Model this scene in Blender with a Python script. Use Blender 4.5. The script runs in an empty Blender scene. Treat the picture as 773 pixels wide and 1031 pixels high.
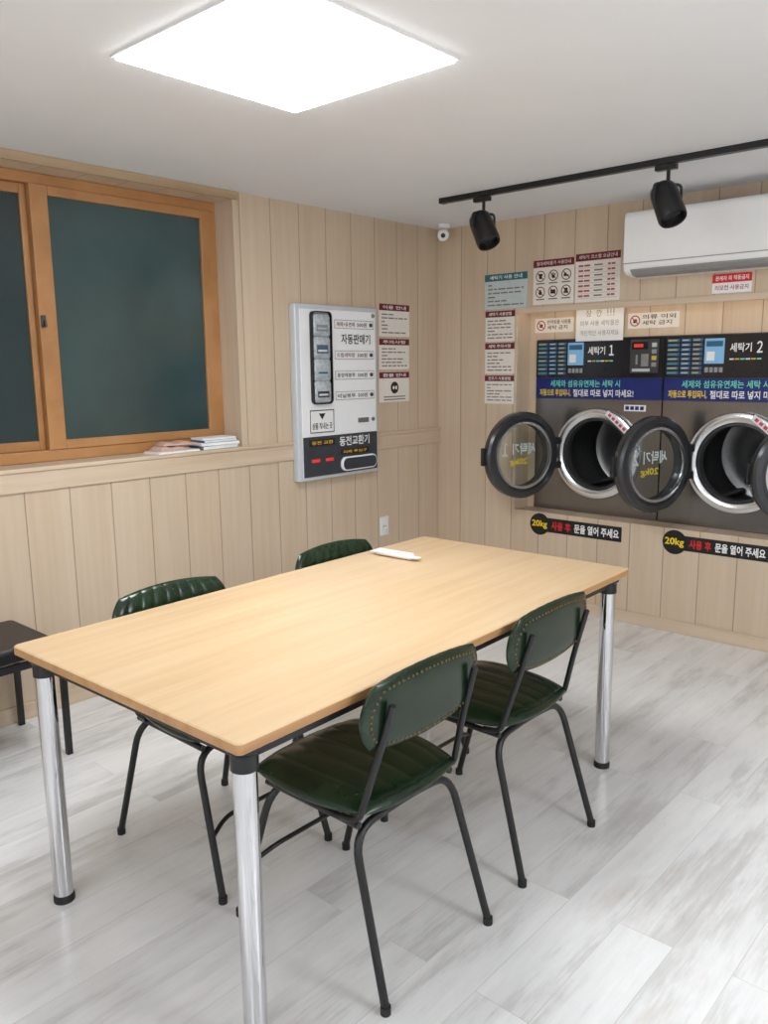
import bpy, bmesh, math, random
from mathutils import Vector, Matrix
random.seed(4)
S=bpy.context.scene; COL=S.collection
PI=math.pi
H=2.286
def srgb(r,g,b):
    f=lambda c:(c/255/12.92) if c/255<=.04045 else ((c/255+.055)/1.055)**2.4
    return (f(r),f(g),f(b))
# ---------------------------------------------------------------- materials
def base_mat(name):
    m=bpy.data.materials.new(name); m.use_nodes=True
    nt=m.node_tree; b=nt.nodes['Principled BSDF']
    return m,nt,b
def N(nt,t,**kw):
    n=nt.nodes.new(t)
    for k,v in kw.items(): setattr(n,k,v)
    return n
def math_n(nt,op,a,b=None,clamp=False):
    n=N(nt,'ShaderNodeMath',operation=op,use_clamp=clamp)
    for i,v in enumerate((a,b)):
        if v is None: continue
        if isinstance(v,(int,float)): n.inputs[i].default_value=v
        else: nt.links.new(v,n.inputs[i])
    return n.outputs[0]
def ramp(nt,fac,stops):
    r=N(nt,'ShaderNodeValToRGB'); e=r.color_ramp.elements
    while len(e)<len(stops): e.new(.5)
    for i,(p,c) in enumerate(stops):
        e[i].position=p; e[i].color=(c[0],c[1],c[2],1)
    nt.links.new(fac,r.inputs[0]); return r.outputs[0]
def mixc(nt,fac,a,b,mode='MIX'):
    n=N(nt,'ShaderNodeMix',data_type='RGBA',blend_type=mode)
    if isinstance(fac,(int,float)): n.inputs[0].default_value=fac
    else: nt.links.new(fac,n.inputs[0])
    for k,v in ((6,a),(7,b)):
        if isinstance(v,tuple): n.inputs[k].default_value=(v[0],v[1],v[2],1)
        else: nt.links.new(v,n.inputs[k])
    return n.outputs[2]
def noise(nt,scale,detail=4,rough=.55,vec=None,mapscale=(1,1,1)):
    if vec is None:
        tc=N(nt,'ShaderNodeTexCoord'); vec=tc.outputs['Object']
    mp=N(nt,'ShaderNodeMapping'); mp.inputs['Scale'].default_value=mapscale
    nt.links.new(vec,mp.inputs['Vector'])
    n=N(nt,'ShaderNodeTexNoise'); n.inputs['Scale'].default_value=scale; n.inputs['Detail'].default_value=detail; n.inputs['Roughness'].default_value=rough
    nt.links.new(mp.outputs[0],n.inputs['Vector']); return n.outputs['Fac']
def mk(name,col,rough=.5,metal=0.,var=.06,scale=25,ms=(1,1,1),bump=0.,spec=.5,coat=0.):
    m,nt,b=base_mat(name)
    f=noise(nt,scale,mapscale=ms)
    c=ramp(nt,f,[(.3,tuple(x*(1-var) for x in col)),(.7,tuple(min(1,x*(1+var)) for x in col))])
    nt.links.new(c,b.inputs['Base Color'])
    b.inputs['Roughness'].default_value=rough; b.inputs['Metallic'].default_value=metal
    b.inputs['Specular IOR Level'].default_value=spec; b.inputs['Coat Weight'].default_value=coat
    if bump:
        bn=N(nt,'ShaderNodeBump'); bn.inputs['Strength'].default_value=bump; bn.inputs['Distance'].default_value=.002
        nt.links.new(f,bn.inputs['Height']); nt.links.new(bn.outputs[0],b.inputs['Normal'])
    return m
def plank_wall(name,axis,width,tint=1.0):
    m,nt,b=base_mat(name)
    tc=N(nt,'ShaderNodeTexCoord'); sp=N(nt,'ShaderNodeSeparateXYZ'); nt.links.new(tc.outputs['Object'],sp.inputs[0])
    s=math_n(nt,'DIVIDE',sp.outputs[axis],width); s=math_n(nt,'ADD',s,100.13)
    fr=math_n(nt,'FRACT',s); fl=math_n(nt,'FLOOR',s)
    wn=N(nt,'ShaderNodeTexWhiteNoise',noise_dimensions='1D'); nt.links.new(fl,wn.inputs['W'])
    d=math_n(nt,'ABSOLUTE',math_n(nt,'SUBTRACT',fr,.5)); d=math_n(nt,'SUBTRACT',.5,d)
    g=math_n(nt,'DIVIDE',d,.022,True)
    off=N(nt,'ShaderNodeCombineXYZ'); nt.links.new(math_n(nt,'MULTIPLY',wn.outputs['Value'],7.0),off.inputs[2])
    va=N(nt,'ShaderNodeVectorMath',operation='ADD'); nt.links.new(tc.outputs['Object'],va.inputs[0]); nt.links.new(off.outputs[0],va.inputs[1])
    f1=noise(nt,1.0,4,.55,va.outputs[0],(38,38,1.4)); f2=noise(nt,1.0,3,.5,va.outputs[0],(8,8,.6))
    f=math_n(nt,'ADD',math_n(nt,'MULTIPLY',f1,.5),math_n(nt,'MULTIPLY',f2,.5))
    A=tuple(x*tint for x in srgb(205,182,155)); B=tuple(x*tint for x in srgb(213,192,167)); C=tuple(x*tint for x in srgb(220,201,178))
    c=ramp(nt,f,[(.3,A),(.5,B),(.72,C)])
    v=math_n(nt,'ADD',math_n(nt,'MULTIPLY',wn.outputs['Value'],.05),.96)
    cv=N(nt,'ShaderNodeCombineColor'); [nt.links.new(v,cv.inputs[i]) for i in range(3)]
    c=mixc(nt,1.0,c,cv.outputs[0],'MULTIPLY')
    gc=ramp(nt,g,[(0,(.48,.43,.39)),(.9,(1,1,1))])
    c=mixc(nt,1.0,c,gc,'MULTIPLY')
    nt.links.new(c,b.inputs['Base Color']); b.inputs['Roughness'].default_value=.48; b.inputs['Specular IOR Level'].default_value=.4
    bn=N(nt,'ShaderNodeBump'); bn.inputs['Strength'].default_value=.45; bn.inputs['Distance'].default_value=.004
    nt.links.new(g,bn.inputs['Height']); nt.links.new(bn.outputs[0],b.inputs['Normal'])
    return m
def trim_wood(name,ms,cols,rough=.5):
    m,nt,b=base_mat(name)
    f=noise(nt,1.0,5,.6,None,ms)
    c=ramp(nt,f,[(.3,cols[0]),(.5,cols[1]),(.72,cols[2])])
    nt.links.new(c,b.inputs['Base Color']); b.inputs['Roughness'].default_value=rough
    return m
def floor_mat():
    m,nt,b=base_mat('whitewashed_plank_floor')
    tc=N(nt,'ShaderNodeTexCoord'); sp=N(nt,'ShaderNodeSeparateXYZ'); nt.links.new(tc.outputs['Object'],sp.inputs[0])
    cb=N(nt,'ShaderNodeCombineXYZ'); nt.links.new(sp.outputs[1],cb.inputs[0]); nt.links.new(sp.outputs[0],cb.inputs[1])
    br=N(nt,'ShaderNodeTexBrick'); br.offset=.37; br.inputs['Scale'].default_value=1
    br.inputs['Brick Width'].default_value=1.2; br.inputs['Row Height'].default_value=.145
    br.inputs['Mortar Size'].default_value=.001; br.inputs['Mortar Smooth'].default_value=.3; br.inputs['Bias'].default_value=0
    br.inputs['Color1'].default_value=(0,0,0,1); br.inputs['Color2'].default_value=(1,1,1,1); br.inputs['Mortar'].default_value=(.5,.5,.5,1)
    nt.links.new(cb.outputs[0],br.inputs['Vector'])
    bw=N(nt,'ShaderNodeSeparateColor'); nt.links.new(br.outputs['Color'],bw.inputs[0]); rnd=bw.outputs[0]
    off=N(nt,'ShaderNodeCombineXYZ'); nt.links.new(math_n(nt,'MULTIPLY',rnd,9.),off.inputs[1]); nt.links.new(math_n(nt,'MULTIPLY',rnd,5.),off.inputs[2])
    va=N(nt,'ShaderNodeVectorMath',operation='ADD'); nt.links.new(tc.outputs['Object'],va.inputs[0]); nt.links.new(off.outputs[0],va.inputs[1])
    f1=noise(nt,1.,7,.66,va.outputs[0],(26,2.4,1)); f2=noise(nt,1.,5,.62,va.outputs[0],(5.5,1.5,1)); f3=noise(nt,1.,3,.6,va.outputs[0],(140,6,1))
    f=math_n(nt,'ADD',math_n(nt,'ADD',math_n(nt,'MULTIPLY',f1,.30),math_n(nt,'MULTIPLY',f2,.58)),math_n(nt,'MULTIPLY',f3,.12))
    c=ramp(nt,f,[(.33,srgb(198,196,195)),(.42,srgb(214,213,212)),(.48,srgb(231,231,231)),(.60,srgb(241,241,241))])
    k=noise(nt,1.,4,.6,va.outputs[0],(9,2.4,1)); kf=N(nt,'ShaderNodeMapRange'); kf.inputs['From Min'].default_value=.58; kf.inputs['From Max'].default_value=.74; kf.inputs['To Max'].default_value=.42; nt.links.new(k,kf.inputs['Value'])
    c=mixc(nt,kf.outputs[0],c,srgb(198,188,178))
    v=math_n(nt,'ADD',math_n(nt,'MULTIPLY',rnd,.05),.955)
    cv=N(nt,'ShaderNodeCombineColor'); [nt.links.new(v,cv.inputs[i]) for i in range(3)]
    c=mixc(nt,1.,c,cv.outputs[0],'MULTIPLY')
    c=mixc(nt,math_n(nt,'MULTIPLY',br.outputs['Fac'],.30),c,srgb(138,135,132))
    nt.links.new(c,b.inputs['Base Color']); b.inputs['Roughness'].default_value=.23; b.inputs['Specular IOR Level'].default_value=.5
    return m
def glass_mat(name,col,mixf=.25,rough=.03):
    m=bpy.data.materials.new(name); m.use_nodes=True; nt=m.node_tree; nt.nodes.clear()
    o=N(nt,'ShaderNodeOutputMaterial'); t=N(nt,'ShaderNodeBsdfTransparent'); t.inputs[0].default_value=(*col,1)
    g=N(nt,'ShaderNodeBsdfGlossy'); g.inputs['Roughness'].default_value=rough
    lw=N(nt,'ShaderNodeLayerWeight'); lw.inputs[0].default_value=mixf
    mx=N(nt,'ShaderNodeMixShader'); nt.links.new(lw.outputs['Fresnel'],mx.inputs[0]); nt.links.new(t.outputs[0],mx.inputs[1]); nt.links.new(g.outputs[0],mx.inputs[2]); nt.links.new(mx.outputs[0],o.inputs[0])
    return m
def emit_mat(name,col,st,base=(.9,.9,.9)):
    m,nt,b=base_mat(name)
    b.inputs['Base Color'].default_value=(*base,1); b.inputs['Emission Color'].default_value=(*col,1); b.inputs['Emission Strength'].default_value=st
    return m
M={}
M['wallL']=plank_wall('left_plank_panelling',1,.195,.97)
M['wallB']=plank_wall('back_plank_panelling',0,.195)
M['trimY']=trim_wood('pale_trim_along_y',(22,1.2,22),(srgb(199,175,148),srgb(208,186,161),srgb(217,197,174)))
M['trimX']=trim_wood('pale_trim_along_x',(1.2,22,22),(srgb(206,184,158),srgb(215,195,170),srgb(222,203,182)))
M['trimD']=trim_wood('darker_top_trim',(22,1.2,22),(srgb(168,142,112),srgb(180,154,124),srgb(190,166,138)))
M['orange']=trim_wood('orange_brown_window_wood',(18,3,3),(srgb(155,109,66),srgb(175,126,79),srgb(190,141,95)),.4)
M['ceil']=mk('painted_ceiling',(.84,.85,.87),.9,var=.012,scale=3)
M['plain']=mk('plain_wall_paint',(.70,.69,.68),.8,var=.02)
M['floor']=floor_mat()
M['top']=trim_wood('light_beech_tabletop',(26,1.5,26),(srgb(205,173,133),srgb(214,184,145),srgb(220,192,155)),.28)
M['edge']=trim_wood('tabletop_edge_band',(26,1.5,26),(srgb(172,128,84),srgb(186,142,96),srgb(196,152,106)),.4)
M['chrome']=mk('chrome',(.68,.68,.70),.05,1.,.0)
M['black']=mk('black_metal',(.010,.010,.011),.36,.0,.1)
M['rubber']=mk('black_rubber',(.015,.015,.015),.7)
M['green']=mk('green_leather',srgb(24,43,26),.22,0,.5,12,bump=.22,spec=.46)
M['copper']=mk('dull_brown_brass',srgb(124,98,68),.45,.7)
M['white']=mk('white_plastic',(.84,.84,.84),.4,var=.02)
M['paper']=mk('white_paper',(.86,.87,.88),.85,var=.02)
M['cream']=mk('cream_paper',srgb(236,230,221),.8,var=.03)
M['maroon']=mk('maroon_print',srgb(112,28,38),.6)
M['red']=mk('red_print',srgb(215,38,40),.6)
M['pink']=mk('pink_print',srgb(214,70,110),.6)
M['teal']=mk('teal_print',srgb(40,112,120),.6)
M['tealpale']=mk('pale_teal_print',srgb(196,208,208),.6)
M['blue']=mk('blue_banner',srgb(14,34,112),.4)
M['yellow']=mk('yellow_print',srgb(252,216,20),.6)
M['lime']=mk('cyan_green_print',srgb(120,232,200),.6)
M['rowgreen']=mk('teal_menu_print',srgb(80,150,150),.6)
M['rowyellow']=mk('yellow_menu_print',srgb(214,190,80),.6)
M['amber']=mk('amber_print',srgb(232,176,40),.6)
M['ink']=mk('dark_ink',srgb(34,32,34),.7)
M['greyink']=mk('grey_ink',srgb(128,118,114),.8)
M['faintink']=mk('faint_grey_ink',srgb(140,138,138),.8)
M['redink']=mk('red_ink',srgb(176,84,80),.8)
M['blacksign']=mk('black_sign_sheet',srgb(18,18,20),.45)
M['wprint']=mk('white_print',(.88,.88,.88),.6,var=.01)
M['panelblk']=mk('gloss_black_panel',(.012,.012,.015),.14,var=.1)
M['steel']=mk('brushed_dark_steel',srgb(132,130,129),.22,.92,.05,60,(1,1,.06))
M['ring']=mk('porthole_steel',srgb(232,233,236),.22,.9,.02)
M['doorrim']=mk('charcoal_door_rim',srgb(78,79,82),.24,.6,.08)
M['gasket']=mk('dark_gasket',srgb(58,58,60),.45)
M['drum']=mk('drum_steel',srgb(118,118,119),.32,.9,.06,70)
M['screen']=emit_mat('lit_teal_screen',srgb(50,110,150),.10,srgb(40,84,120))
M['lcd']=emit_mat('light_blue_screen',srgb(120,180,225),.22,srgb(120,170,205))
M['vend']=mk('pale_blue_grey_enamel',srgb(208,214,220),.35,.1,.02)
M['vendw']=mk('white_enamel_front',srgb(246,247,249),.35,var=.01)
M['vendd']=mk('dark_grey_front',srgb(60,64,70),.35)
M['vendm']=mk('mid_grey_tray',srgb(150,154,160),.4)
M['winback']=mk('grey_window_back',srgb(150,156,160),.4)
M['pack']=mk('silver_packs',srgb(205,211,216),.28,.2,var=.3,scale=38,bump=.7)
M['metal']=mk('zinc',srgb(160,160,160),.35,.8)
M['led']=emit_mat('red_led',(.9,.05,.03),.4,srgb(190,40,36))
M['frost']=mk('frosted_grey_teal_glass',srgb(50,71,72),.13,0,.40,.9,(.3,1,.8),spec=.7)  # broad noise in the colour imitates the light gradient across the glass
M['frostdark']=mk('darker_frosted_teal_glass',srgb(35,51,53),.13,0,.35,.9,(.3,1,.8),spec=.7)  # darker glass, same painted stand-in for a light gradient
M['bench']=mk('black_bench_vinyl',srgb(19,19,21),.36,bump=.1)
M['glass']=glass_mat('clear_glass',(.90,.93,.93),.08)
M['cover']=glass_mat('clear_cover',(.97,.98,.99),.12,.06)
M['diff']=emit_mat('light_panel_diffuser',(.95,.98,1),24.)
M['warm']=emit_mat('warm_led_strip',(1,.80,.56),3.6)
M['rose']=mk('rose_paper',srgb(196,164,150),.8,var=.12)
M['navy']=mk('slate_blue_cover',srgb(92,108,128),.6)
M['ac']=mk('ac_white',srgb(246,246,245),.38,var=.01)
M['acgrey']=mk('ac_grey',srgb(150,150,148),.5)
M['lens']=mk('spot_lens',srgb(70,70,72),.15,.3)
# ---------------------------------------------------------------- mesh helpers
def obj(name,bm,mat,parent=None,smooth=False):
    bmesh.ops.recalc_face_normals(bm,faces=bm.faces)
    me=bpy.data.meshes.new(name); bm.to_mesh(me); bm.free()
    o=bpy.data.objects.new(name,me); COL.objects.link(o); o.data.materials.append(mat)
    if parent: o.parent=parent
    if smooth:
        me.polygons.foreach_set('use_smooth',[True]*len(me.polygons))
        me.set_sharp_from_angle(angle=math.radians(40))
    return o
def thing(name,label,cat,loc=(0,0,0),rotz=0,group=None):
    o=bpy.data.objects.new(name,None); COL.objects.link(o); o.empty_display_size=.1
    o.location=loc; o.rotation_euler=(0,0,rotz); o['label']=label; o['category']=cat
    if group: o['group']=group
    return o
def struct(name,bm,mat,parent=None,smooth=False):
    o=obj(name,bm,mat,parent,smooth)
    if parent is None: o['kind']='structure'
    return o
def NB(): return bmesh.new()
def merge(bm,tmp,Mx=None):
    if Mx is not None: bmesh.ops.transform(tmp,matrix=Mx,verts=tmp.verts)
    me=bpy.data.meshes.new('tmp'); tmp.to_mesh(me); tmp.free(); bm.from_mesh(me); bpy.data.meshes.remove(me)
def box(bm,x0,x1,y0,y1,z0,z1,bev=0,seg=2,Mx=None):
    t=NB(); bmesh.ops.create_cube(t,size=1)
    for v in t.verts: v.co=Vector(((x0+x1)/2+v.co.x*(x1-x0),(y0+y1)/2+v.co.y*(y1-y0),(z0+z1)/2+v.co.z*(z1-z0)))
    if bev: bmesh.ops.bevel(t,geom=t.edges[:],offset=bev,segments=seg,profile=.5,affect='EDGES')
    merge(bm,t,Mx); return bm
def quad(bm,x0,x1,z0,z1,y):
    v=[bm.verts.new(p) for p in ((x0,y,z0),(x1,y,z0),(x1,y,z1),(x0,y,z1))]; bm.faces.new(v); return bm
def lathe(bm,prof,n=40,Mx=None,close=False):
    t=NB(); rings=[]
    for r,h in prof:
        if r<1e-6: rings.append([t.verts.new((0,0,h))])
        else: rings.append([t.verts.new((r*math.cos(2*PI*i/n),r*math.sin(2*PI*i/n),h)) for i in range(n)])
    prs=list(zip(rings,rings[1:]))+([(rings[-1],rings[0])] if close else [])
    for a,b in prs:
        for i in range(n):
            j=(i+1)%n
            if len(a)==1 and len(b)==1: continue
            if len(a)==1: t.faces.new((a[0],b[i],b[j]))
            elif len(b)==1: t.faces.new((a[i],a[j],b[0]))
            else: t.faces.new((a[i],a[j],b[j],b[i]))
    merge(bm,t,Mx); return bm
def fillet(pts,rad,k=5):
    P=[Vector(p) for p in pts]; out=[P[0]]
    for i in range(1,len(P)-1):
        a=(P[i-1]-P[i]); b=(P[i+1]-P[i]); r=min(rad,a.length*.45,b.length*.45)
        s=P[i]+a.normalized()*r; e=P[i]+b.normalized()*r
        for q in range(k+1):
            t=q/k; out.append((1-t)**2*s+2*t*(1-t)*P[i]+t*t*e)
    out.append(P[-1]); return out
def tube(bm,pts,r,n=12):
    P=[Vector(p) for p in pts]; t=NB(); rings=[]
    tan=[(P[min(i+1,len(P)-1)]-P[max(i-1,0)]).normalized() for i in range(len(P))]
    u=tan[0].orthogonal().normalized()
    for i,p in enumerate(P):
        u=(u-tan[i]*u.dot(tan[i])).normalized(); w=tan[i].cross(u)
        rings.append([t.verts.new(p+r*(math.cos(2*PI*k/n)*u+math.sin(2*PI*k/n)*w)) for k in range(n)])
    for a,b in zip(rings,rings[1:]):
        for i in range(n): t.faces.new((a[i],a[(i+1)%n],b[(i+1)%n],b[i]))
    t.faces.new(rings[0]); t.faces.new(rings[-1]); merge(bm,t); return bm
def rrect(hw,hd,r,k=6):
    out=[]
    for cx,cy,a0 in ((hw-r,hd-r,0),(-hw+r,hd-r,90),(-hw+r,-hd+r,180),(hw-r,-hd+r,270)):
        for q in range(k+1):
            a=math.radians(a0+90*q/k); out.append((cx+r*math.cos(a),cy+r*math.sin(a)))
    return out
def slab(bm,hw,hd,r,levels,Mx=None):
    t=NB(); rings=[]
    for ins,z in levels: rings.append([t.verts.new((x,y,z)) for x,y in rrect(hw-ins,hd-ins,max(r-ins,.001))])
    n=len(rings[0])
    for a,b in zip(rings,rings[1:]):
        for i in range(n): t.faces.new((a[i],a[(i+1)%n],b[(i+1)%n],b[i]))
    t.faces.new(rings[0]); t.faces.new(rings[-1]); merge(bm,t,Mx); return bm
class Let:
    def __init__(s): s.bm=NB()
    def add(s,txt,x0,x1,z0,z1,y,bold=0.):
        cu=bpy.data.curves.new('t','FONT'); cu.body=txt; cu.resolution_u=2; cu.offset=bold
        o=bpy.data.objects.new('t',cu); COL.objects.link(o)
        me=bpy.data.meshes.new_from_object(o.evaluated_get(bpy.context.evaluated_depsgraph_get()))
        xs=[v.co.x for v in me.vertices]; ys=[v.co.y for v in me.vertices]
        if xs:
            ax,bx,ay,by=min(xs),max(xs),min(ys),max(ys)
            for v in me.vertices: v.co=Vector((x0+(v.co.x-ax)/max(bx-ax,1e-6)*(x1-x0),y,z0+(v.co.y-ay)/max(by-ay,1e-6)*(z1-z0)))
            s.bm.from_mesh(me)
        bpy.data.objects.remove(o); bpy.data.curves.remove(cu); bpy.data.meshes.remove(me); return s
    def bar(s,x0,x1,z0,z1,y): quad(s.bm,x0,x1,z0,z1,y); return s
    def poly(s,pts,y):
        v=[s.bm.verts.new((a,y,b)) for a,b in pts]; s.bm.faces.new(v); return s
    def disc(s,cx,cz,r,y,n=20): return s.poly([(cx+r*math.cos(2*PI*i/n),cz+r*math.sin(2*PI*i/n)) for i in range(n)],y)
    def frame(s,x0,x1,z0,z1,w,y):
        quad(s.bm,x0,x1,z0,z0+w,y); quad(s.bm,x0,x1,z1-w,z1,y); quad(s.bm,x0,x0+w,z0+w,z1-w,y); quad(s.bm,x1-w,x1,z0+w,z1-w,y); return s
    def ring(s,cx,cz,r0,r1,y,n=20):
        a=[s.bm.verts.new((cx+r0*math.cos(2*PI*i/n),y,cz+r0*math.sin(2*PI*i/n))) for i in range(n)]
        b=[s.bm.verts.new((cx+r1*math.cos(2*PI*i/n),y,cz+r1*math.sin(2*PI*i/n))) for i in range(n)]
        for i in range(n): j=(i+1)%n; s.bm.faces.new((a[i],a[j],b[j],b[i]))
        return s
    def slash(s,cx,cz,r,w,y):
        d=.7071*r; e=.7071*w
        return s.poly([(cx-d-e,cz+d-e),(cx-d+e,cz+d+e),(cx+d+e,cz-d+e),(cx+d-e,cz-d-e)],y)
    def build(s,name,mat,parent): return obj(name,s.bm,mat,parent)
def dup(root,loc,rotz,label,group=None):
    r=root.copy(); COL.objects.link(r); r.location=loc; r.rotation_euler=(0,0,rotz); r['label']=label
    if group: r['group']=group
    for ch in list(root.children):
        c=ch.copy(); COL.objects.link(c); c.parent=r
        for g in ch.children:
            d=g.copy(); COL.objects.link(d); d.parent=c
    return r
RX=Matrix.Rotation(PI/2,4,'X')      # lathe axis z -> -y
# ---------------------------------------------------------------- the room
XR=5.0; YN=-6.4
RD=.14                               # depth of the recess the washers stand in
bm=NB(); box(bm,-.3,XR+.1,YN-.1,1.0,-.1,0); struct('floor',bm,M['floor'])
bm=NB(); box(bm,-.3,XR+.1,YN-.1,1.0,H,H+.1); struct('ceiling',bm,M['ceil'])
WY0,WY1,WZ0,WZ1=-3.52,-1.625,1.05,2.25
bm=NB()
box(bm,-.3,0,YN,.1,0,1.0); box(bm,-.3,0,YN,WY0,1.0,H); box(bm,-.3,0,WY1,.1,1.0,H); box(bm,-.3,0,WY0,WY1,WZ1,H); box(bm,-.3,-.205,WY0,WY1,1.0,WZ1)
struct('wall_left',bm,M['wallL'])
OX0,OX1,OZ0,OZ1=.585,3.08,.572,1.765
bm=NB()
box(bm,0,XR,0,RD,0,OZ0); box(bm,0,XR,0,RD,OZ1,H); box(bm,0,OX0,0,RD,OZ0,OZ1); box(bm,OX1,XR,0,RD,OZ0,OZ1)
box(bm,OX0-.05,OX1+.05,RD,RD+.02,1.593,OZ1+.05); box(bm,OX0-.05,.634,RD,RD+.02,OZ0-.05,1.593); box(bm,3.03,OX1+.05,RD,RD+.02,OZ0-.05,1.593)
struct('wall_back',bm,M['wallB'])
bm=NB(); box(bm,OX0-.05,OX1+.05,RD+.02,.95,0,OZ0); struct('trim_5',bm,M['trimX'])
bm=NB(); box(bm,XR,XR+.1,YN,.1,0,H); struct('wall_right',bm,M['plain'])
bm=NB(); box(bm,-.3,XR+.1,YN-.1,YN,0,H); struct('wall_front',bm,M['plain'])
bm=NB(); box(bm,0,.010,YN,-.001,.955,1.037,.003); box(bm,-.205,.016,YN,-.001,1.0371,1.055,.003)
struct('trim_1',bm,M['trimY'])
bm=NB(); box(bm,-.005,.010,YN,-1.60,2.247,2.285,.002); struct('trim_2',bm,M['trimD'])
bm=NB(); box(bm,0,.012,YN,-.001,0,.07,.003); struct('baseboard_left',bm,M['trimY'])
bm=NB(); box(bm,.013,XR,-.012,0,0,.07,.003); struct('baseboard_back',bm,M['trimX'])
bm=NB(); box(bm,OX0-.012,OX1+.012,-.008,.006,1.744,1.776,.002); struct('trim_3',bm,M['trimX'])
bm=NB(); box(bm,OX0-.012,OX0+.003,-.008,.02,.574,1.7435,.002); struct('trim_4',bm,M['trimX'])
# window
bm=NB(); fx0,fx1=-.204,-.140
box(bm,fx0,fx1,WY0,WY1,2.205,WZ1,.004); box(bm,fx0,fx1,WY0,WY1,1.056,1.105,.004); box(bm,fx0,fx1,WY1-.045,WY1,1.105,2.205,.004); box(bm,fx0,fx1,WY0,WY0+.045,1.105,2.205,.004)
win=struct('window_1',bm,M['orange'])
def sash(y0,y1,xa,xb,wl,wr,gm):
    b=NB(); z0,z1=1.105,2.205
    box(b,xa,xb,y0,y0+wl,z0,z1,.003); box(b,xa,xb,y1-wr,y1,z0,z1,.003); box(b,xa,xb,y0+wl,y1-wr,z0,z0+.04,.003); box(b,xa,xb,y0+wl,y1-wr,z1-.04,z1,.003)
    s=obj('sash',b,M['orange'],win)
    g=NB(); box(g,(xa+xb)/2-.004,(xa+xb)/2+.004,y0+wl-.005,y1-wr+.005,z0+.035,z1-.035); obj('pane',g,gm,s); return s
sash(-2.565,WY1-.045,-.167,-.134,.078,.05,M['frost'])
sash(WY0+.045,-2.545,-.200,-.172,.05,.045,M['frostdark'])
b=NB(); box(b,-.1335,-.122,-2.560,-2.540,1.625,1.675,.003); tube(b,[(-.122,-2.55,1.65),(-.110,-2.55,1.65),(-.106,-2.55,1.625)],.005); obj('latch',b,M['gasket'],win)
# ---------------------------------------------------------------- ceiling panel
t=thing('ceiling_light','bright white square light panel flush in the ceiling above the table','ceiling light',(1.49,-2.595,H-.008))
b=NB()
for x0,x1,y0,y1 in ((-.338,.338,-.338,-.328),(-.338,.338,.328,.338),(-.338,-.328,-.328,.328),(.328,.338,-.328,.328)): box(b,x0,x1,y0,y1,.002,.0078)
obj('frame',b,M['white'],t)
b=NB(); box(b,-.328,.328,-.328,.328,-.004,.0075,.001); obj('diffuser',b,M['diff'],t)
# ---------------------------------------------------------------- table
th=.024
tb=thing('table','long light beech table on chrome legs with black frame','table',(1.6463,-2.478,0),th)
TD,TW=.912/2,1.757/2
b=NB(); slab(b,TD,TW,.016,[(.003,.7145),(0,.7170),(0,.7375),(.003,.740)]); tt=obj('tabletop',b,M['top'],tb)
b=NB(); slab(b,TD+.0008,TW+.0008,.0168,[(0,.7175),(0,.7370)]); obj('edge_band',b,M['edge'],tt)
b=NB(); ix,iy=.053,.055
for s in (-1,1):
    box(b,s*(TD-ix)-.012,s*(TD-ix)+.012,-TW+iy+.03,TW-iy-.03,.676,.714); box(b,-TD+ix+.03,TD-ix-.03,s*(TW-iy)-.012,s*(TW-iy)+.012,.676,.714)
obj('frame',b,M['black'],tb)
for sx in (-1,1):
    for sy in (-1,1):
        T=Matrix.Translation((sx*(TD-ix),sy*(TW-iy),0))
        b=NB(); lathe(b,[(0,.02),(.0255,.02),(.0255,.665),(0,.665)],48,T); lg=obj('leg',b,M['chrome'],tb,True)
        b=NB(); lathe(b,[(0,.655),(.029,.655),(.029,.69),(.036,.698),(.036,.714),(0,.714)],28,T); obj('collar',b,M['black'],lg,True)
        b=NB(); lathe(b,[(0,0),(.028,0),(.028,.014),(.0262,.022),(0,.022)],28,T); obj('foot',b,M['rubber'],lg,True)
tw=thing('wrapped_towel','small white wrapped towel lying at the far end of the table','wrapped towel',(1.335,-1.985,.7405),math.radians(2))
b=NB(); lathe(b,[(0,-.085),(.012,-.085),(.0175,-.078),(.018,0),(.0175,.078),(.012,.085),(0,.085)],20,Matrix.Translation((0,0,.0135))@Matrix.Diagonal((1,1.1,.75,1))@Matrix.Rotation(PI/2,4,'Y')); obj('roll',b,M['white'],tw,True)
for s in (-1,1):
    b=NB(); box(b,min(s*.08,s*.112),max(s*.08,s*.112),-.016,.016,.011,.014,.001); obj('wrapper_end',b,M['paper'],tw)
# ---------------------------------------------------------------- chairs
def cushion(b,hw,hd,hi,lo,n,k,mapf,ribh,nu=70,nv=26,pw=8):
    tmp=NB()
    def P(u,v,up):
        x=u*math.sqrt(1-k*v*v/2)*hw; y=v*math.sqrt(1-k*u*u/2)*hd
        f=math.sqrt(max(0,(1-abs(u)**pw)*(1-abs(v)**(pw-2))))
        if up:
            q=(u+1)/2*n; q=q-math.floor(q); rib=math.sqrt(max(0,1-(2*q-1)**2))
            h=f*(hi-ribh+ribh*rib) if abs(u)<.999 else 0
        else: h=-f*lo
        return mapf(x,y,h)
    # denser sampling near the rim keeps the padded edge round
    U=[math.sin(PI/2*(-1+2*i/nu)) for i in range(nu+1)]; V=[math.sin(PI/2*(-1+2*j/nv)) for j in range(nv+1)]
    top=[[tmp.verts.new(P(U[i],V[j],True)) for j in range(nv+1)] for i in range(nu+1)]
    bot=[[top[i][j] if i in(0,nu) or j in (0,nv) else tmp.verts.new(P(U[i],V[j],False)) for j in range(nv+1)] for i in range(nu+1)]
    for i in range(nu):
        for j in range(nv):
            tmp.faces.new((top[i][j],top[i+1][j],top[i+1][j+1],top[i][j+1])); tmp.faces.new((bot[i][j],bot[i][j+1],bot[i+1][j+1],bot[i+1][j]))
    merge(b,tmp)
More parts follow.
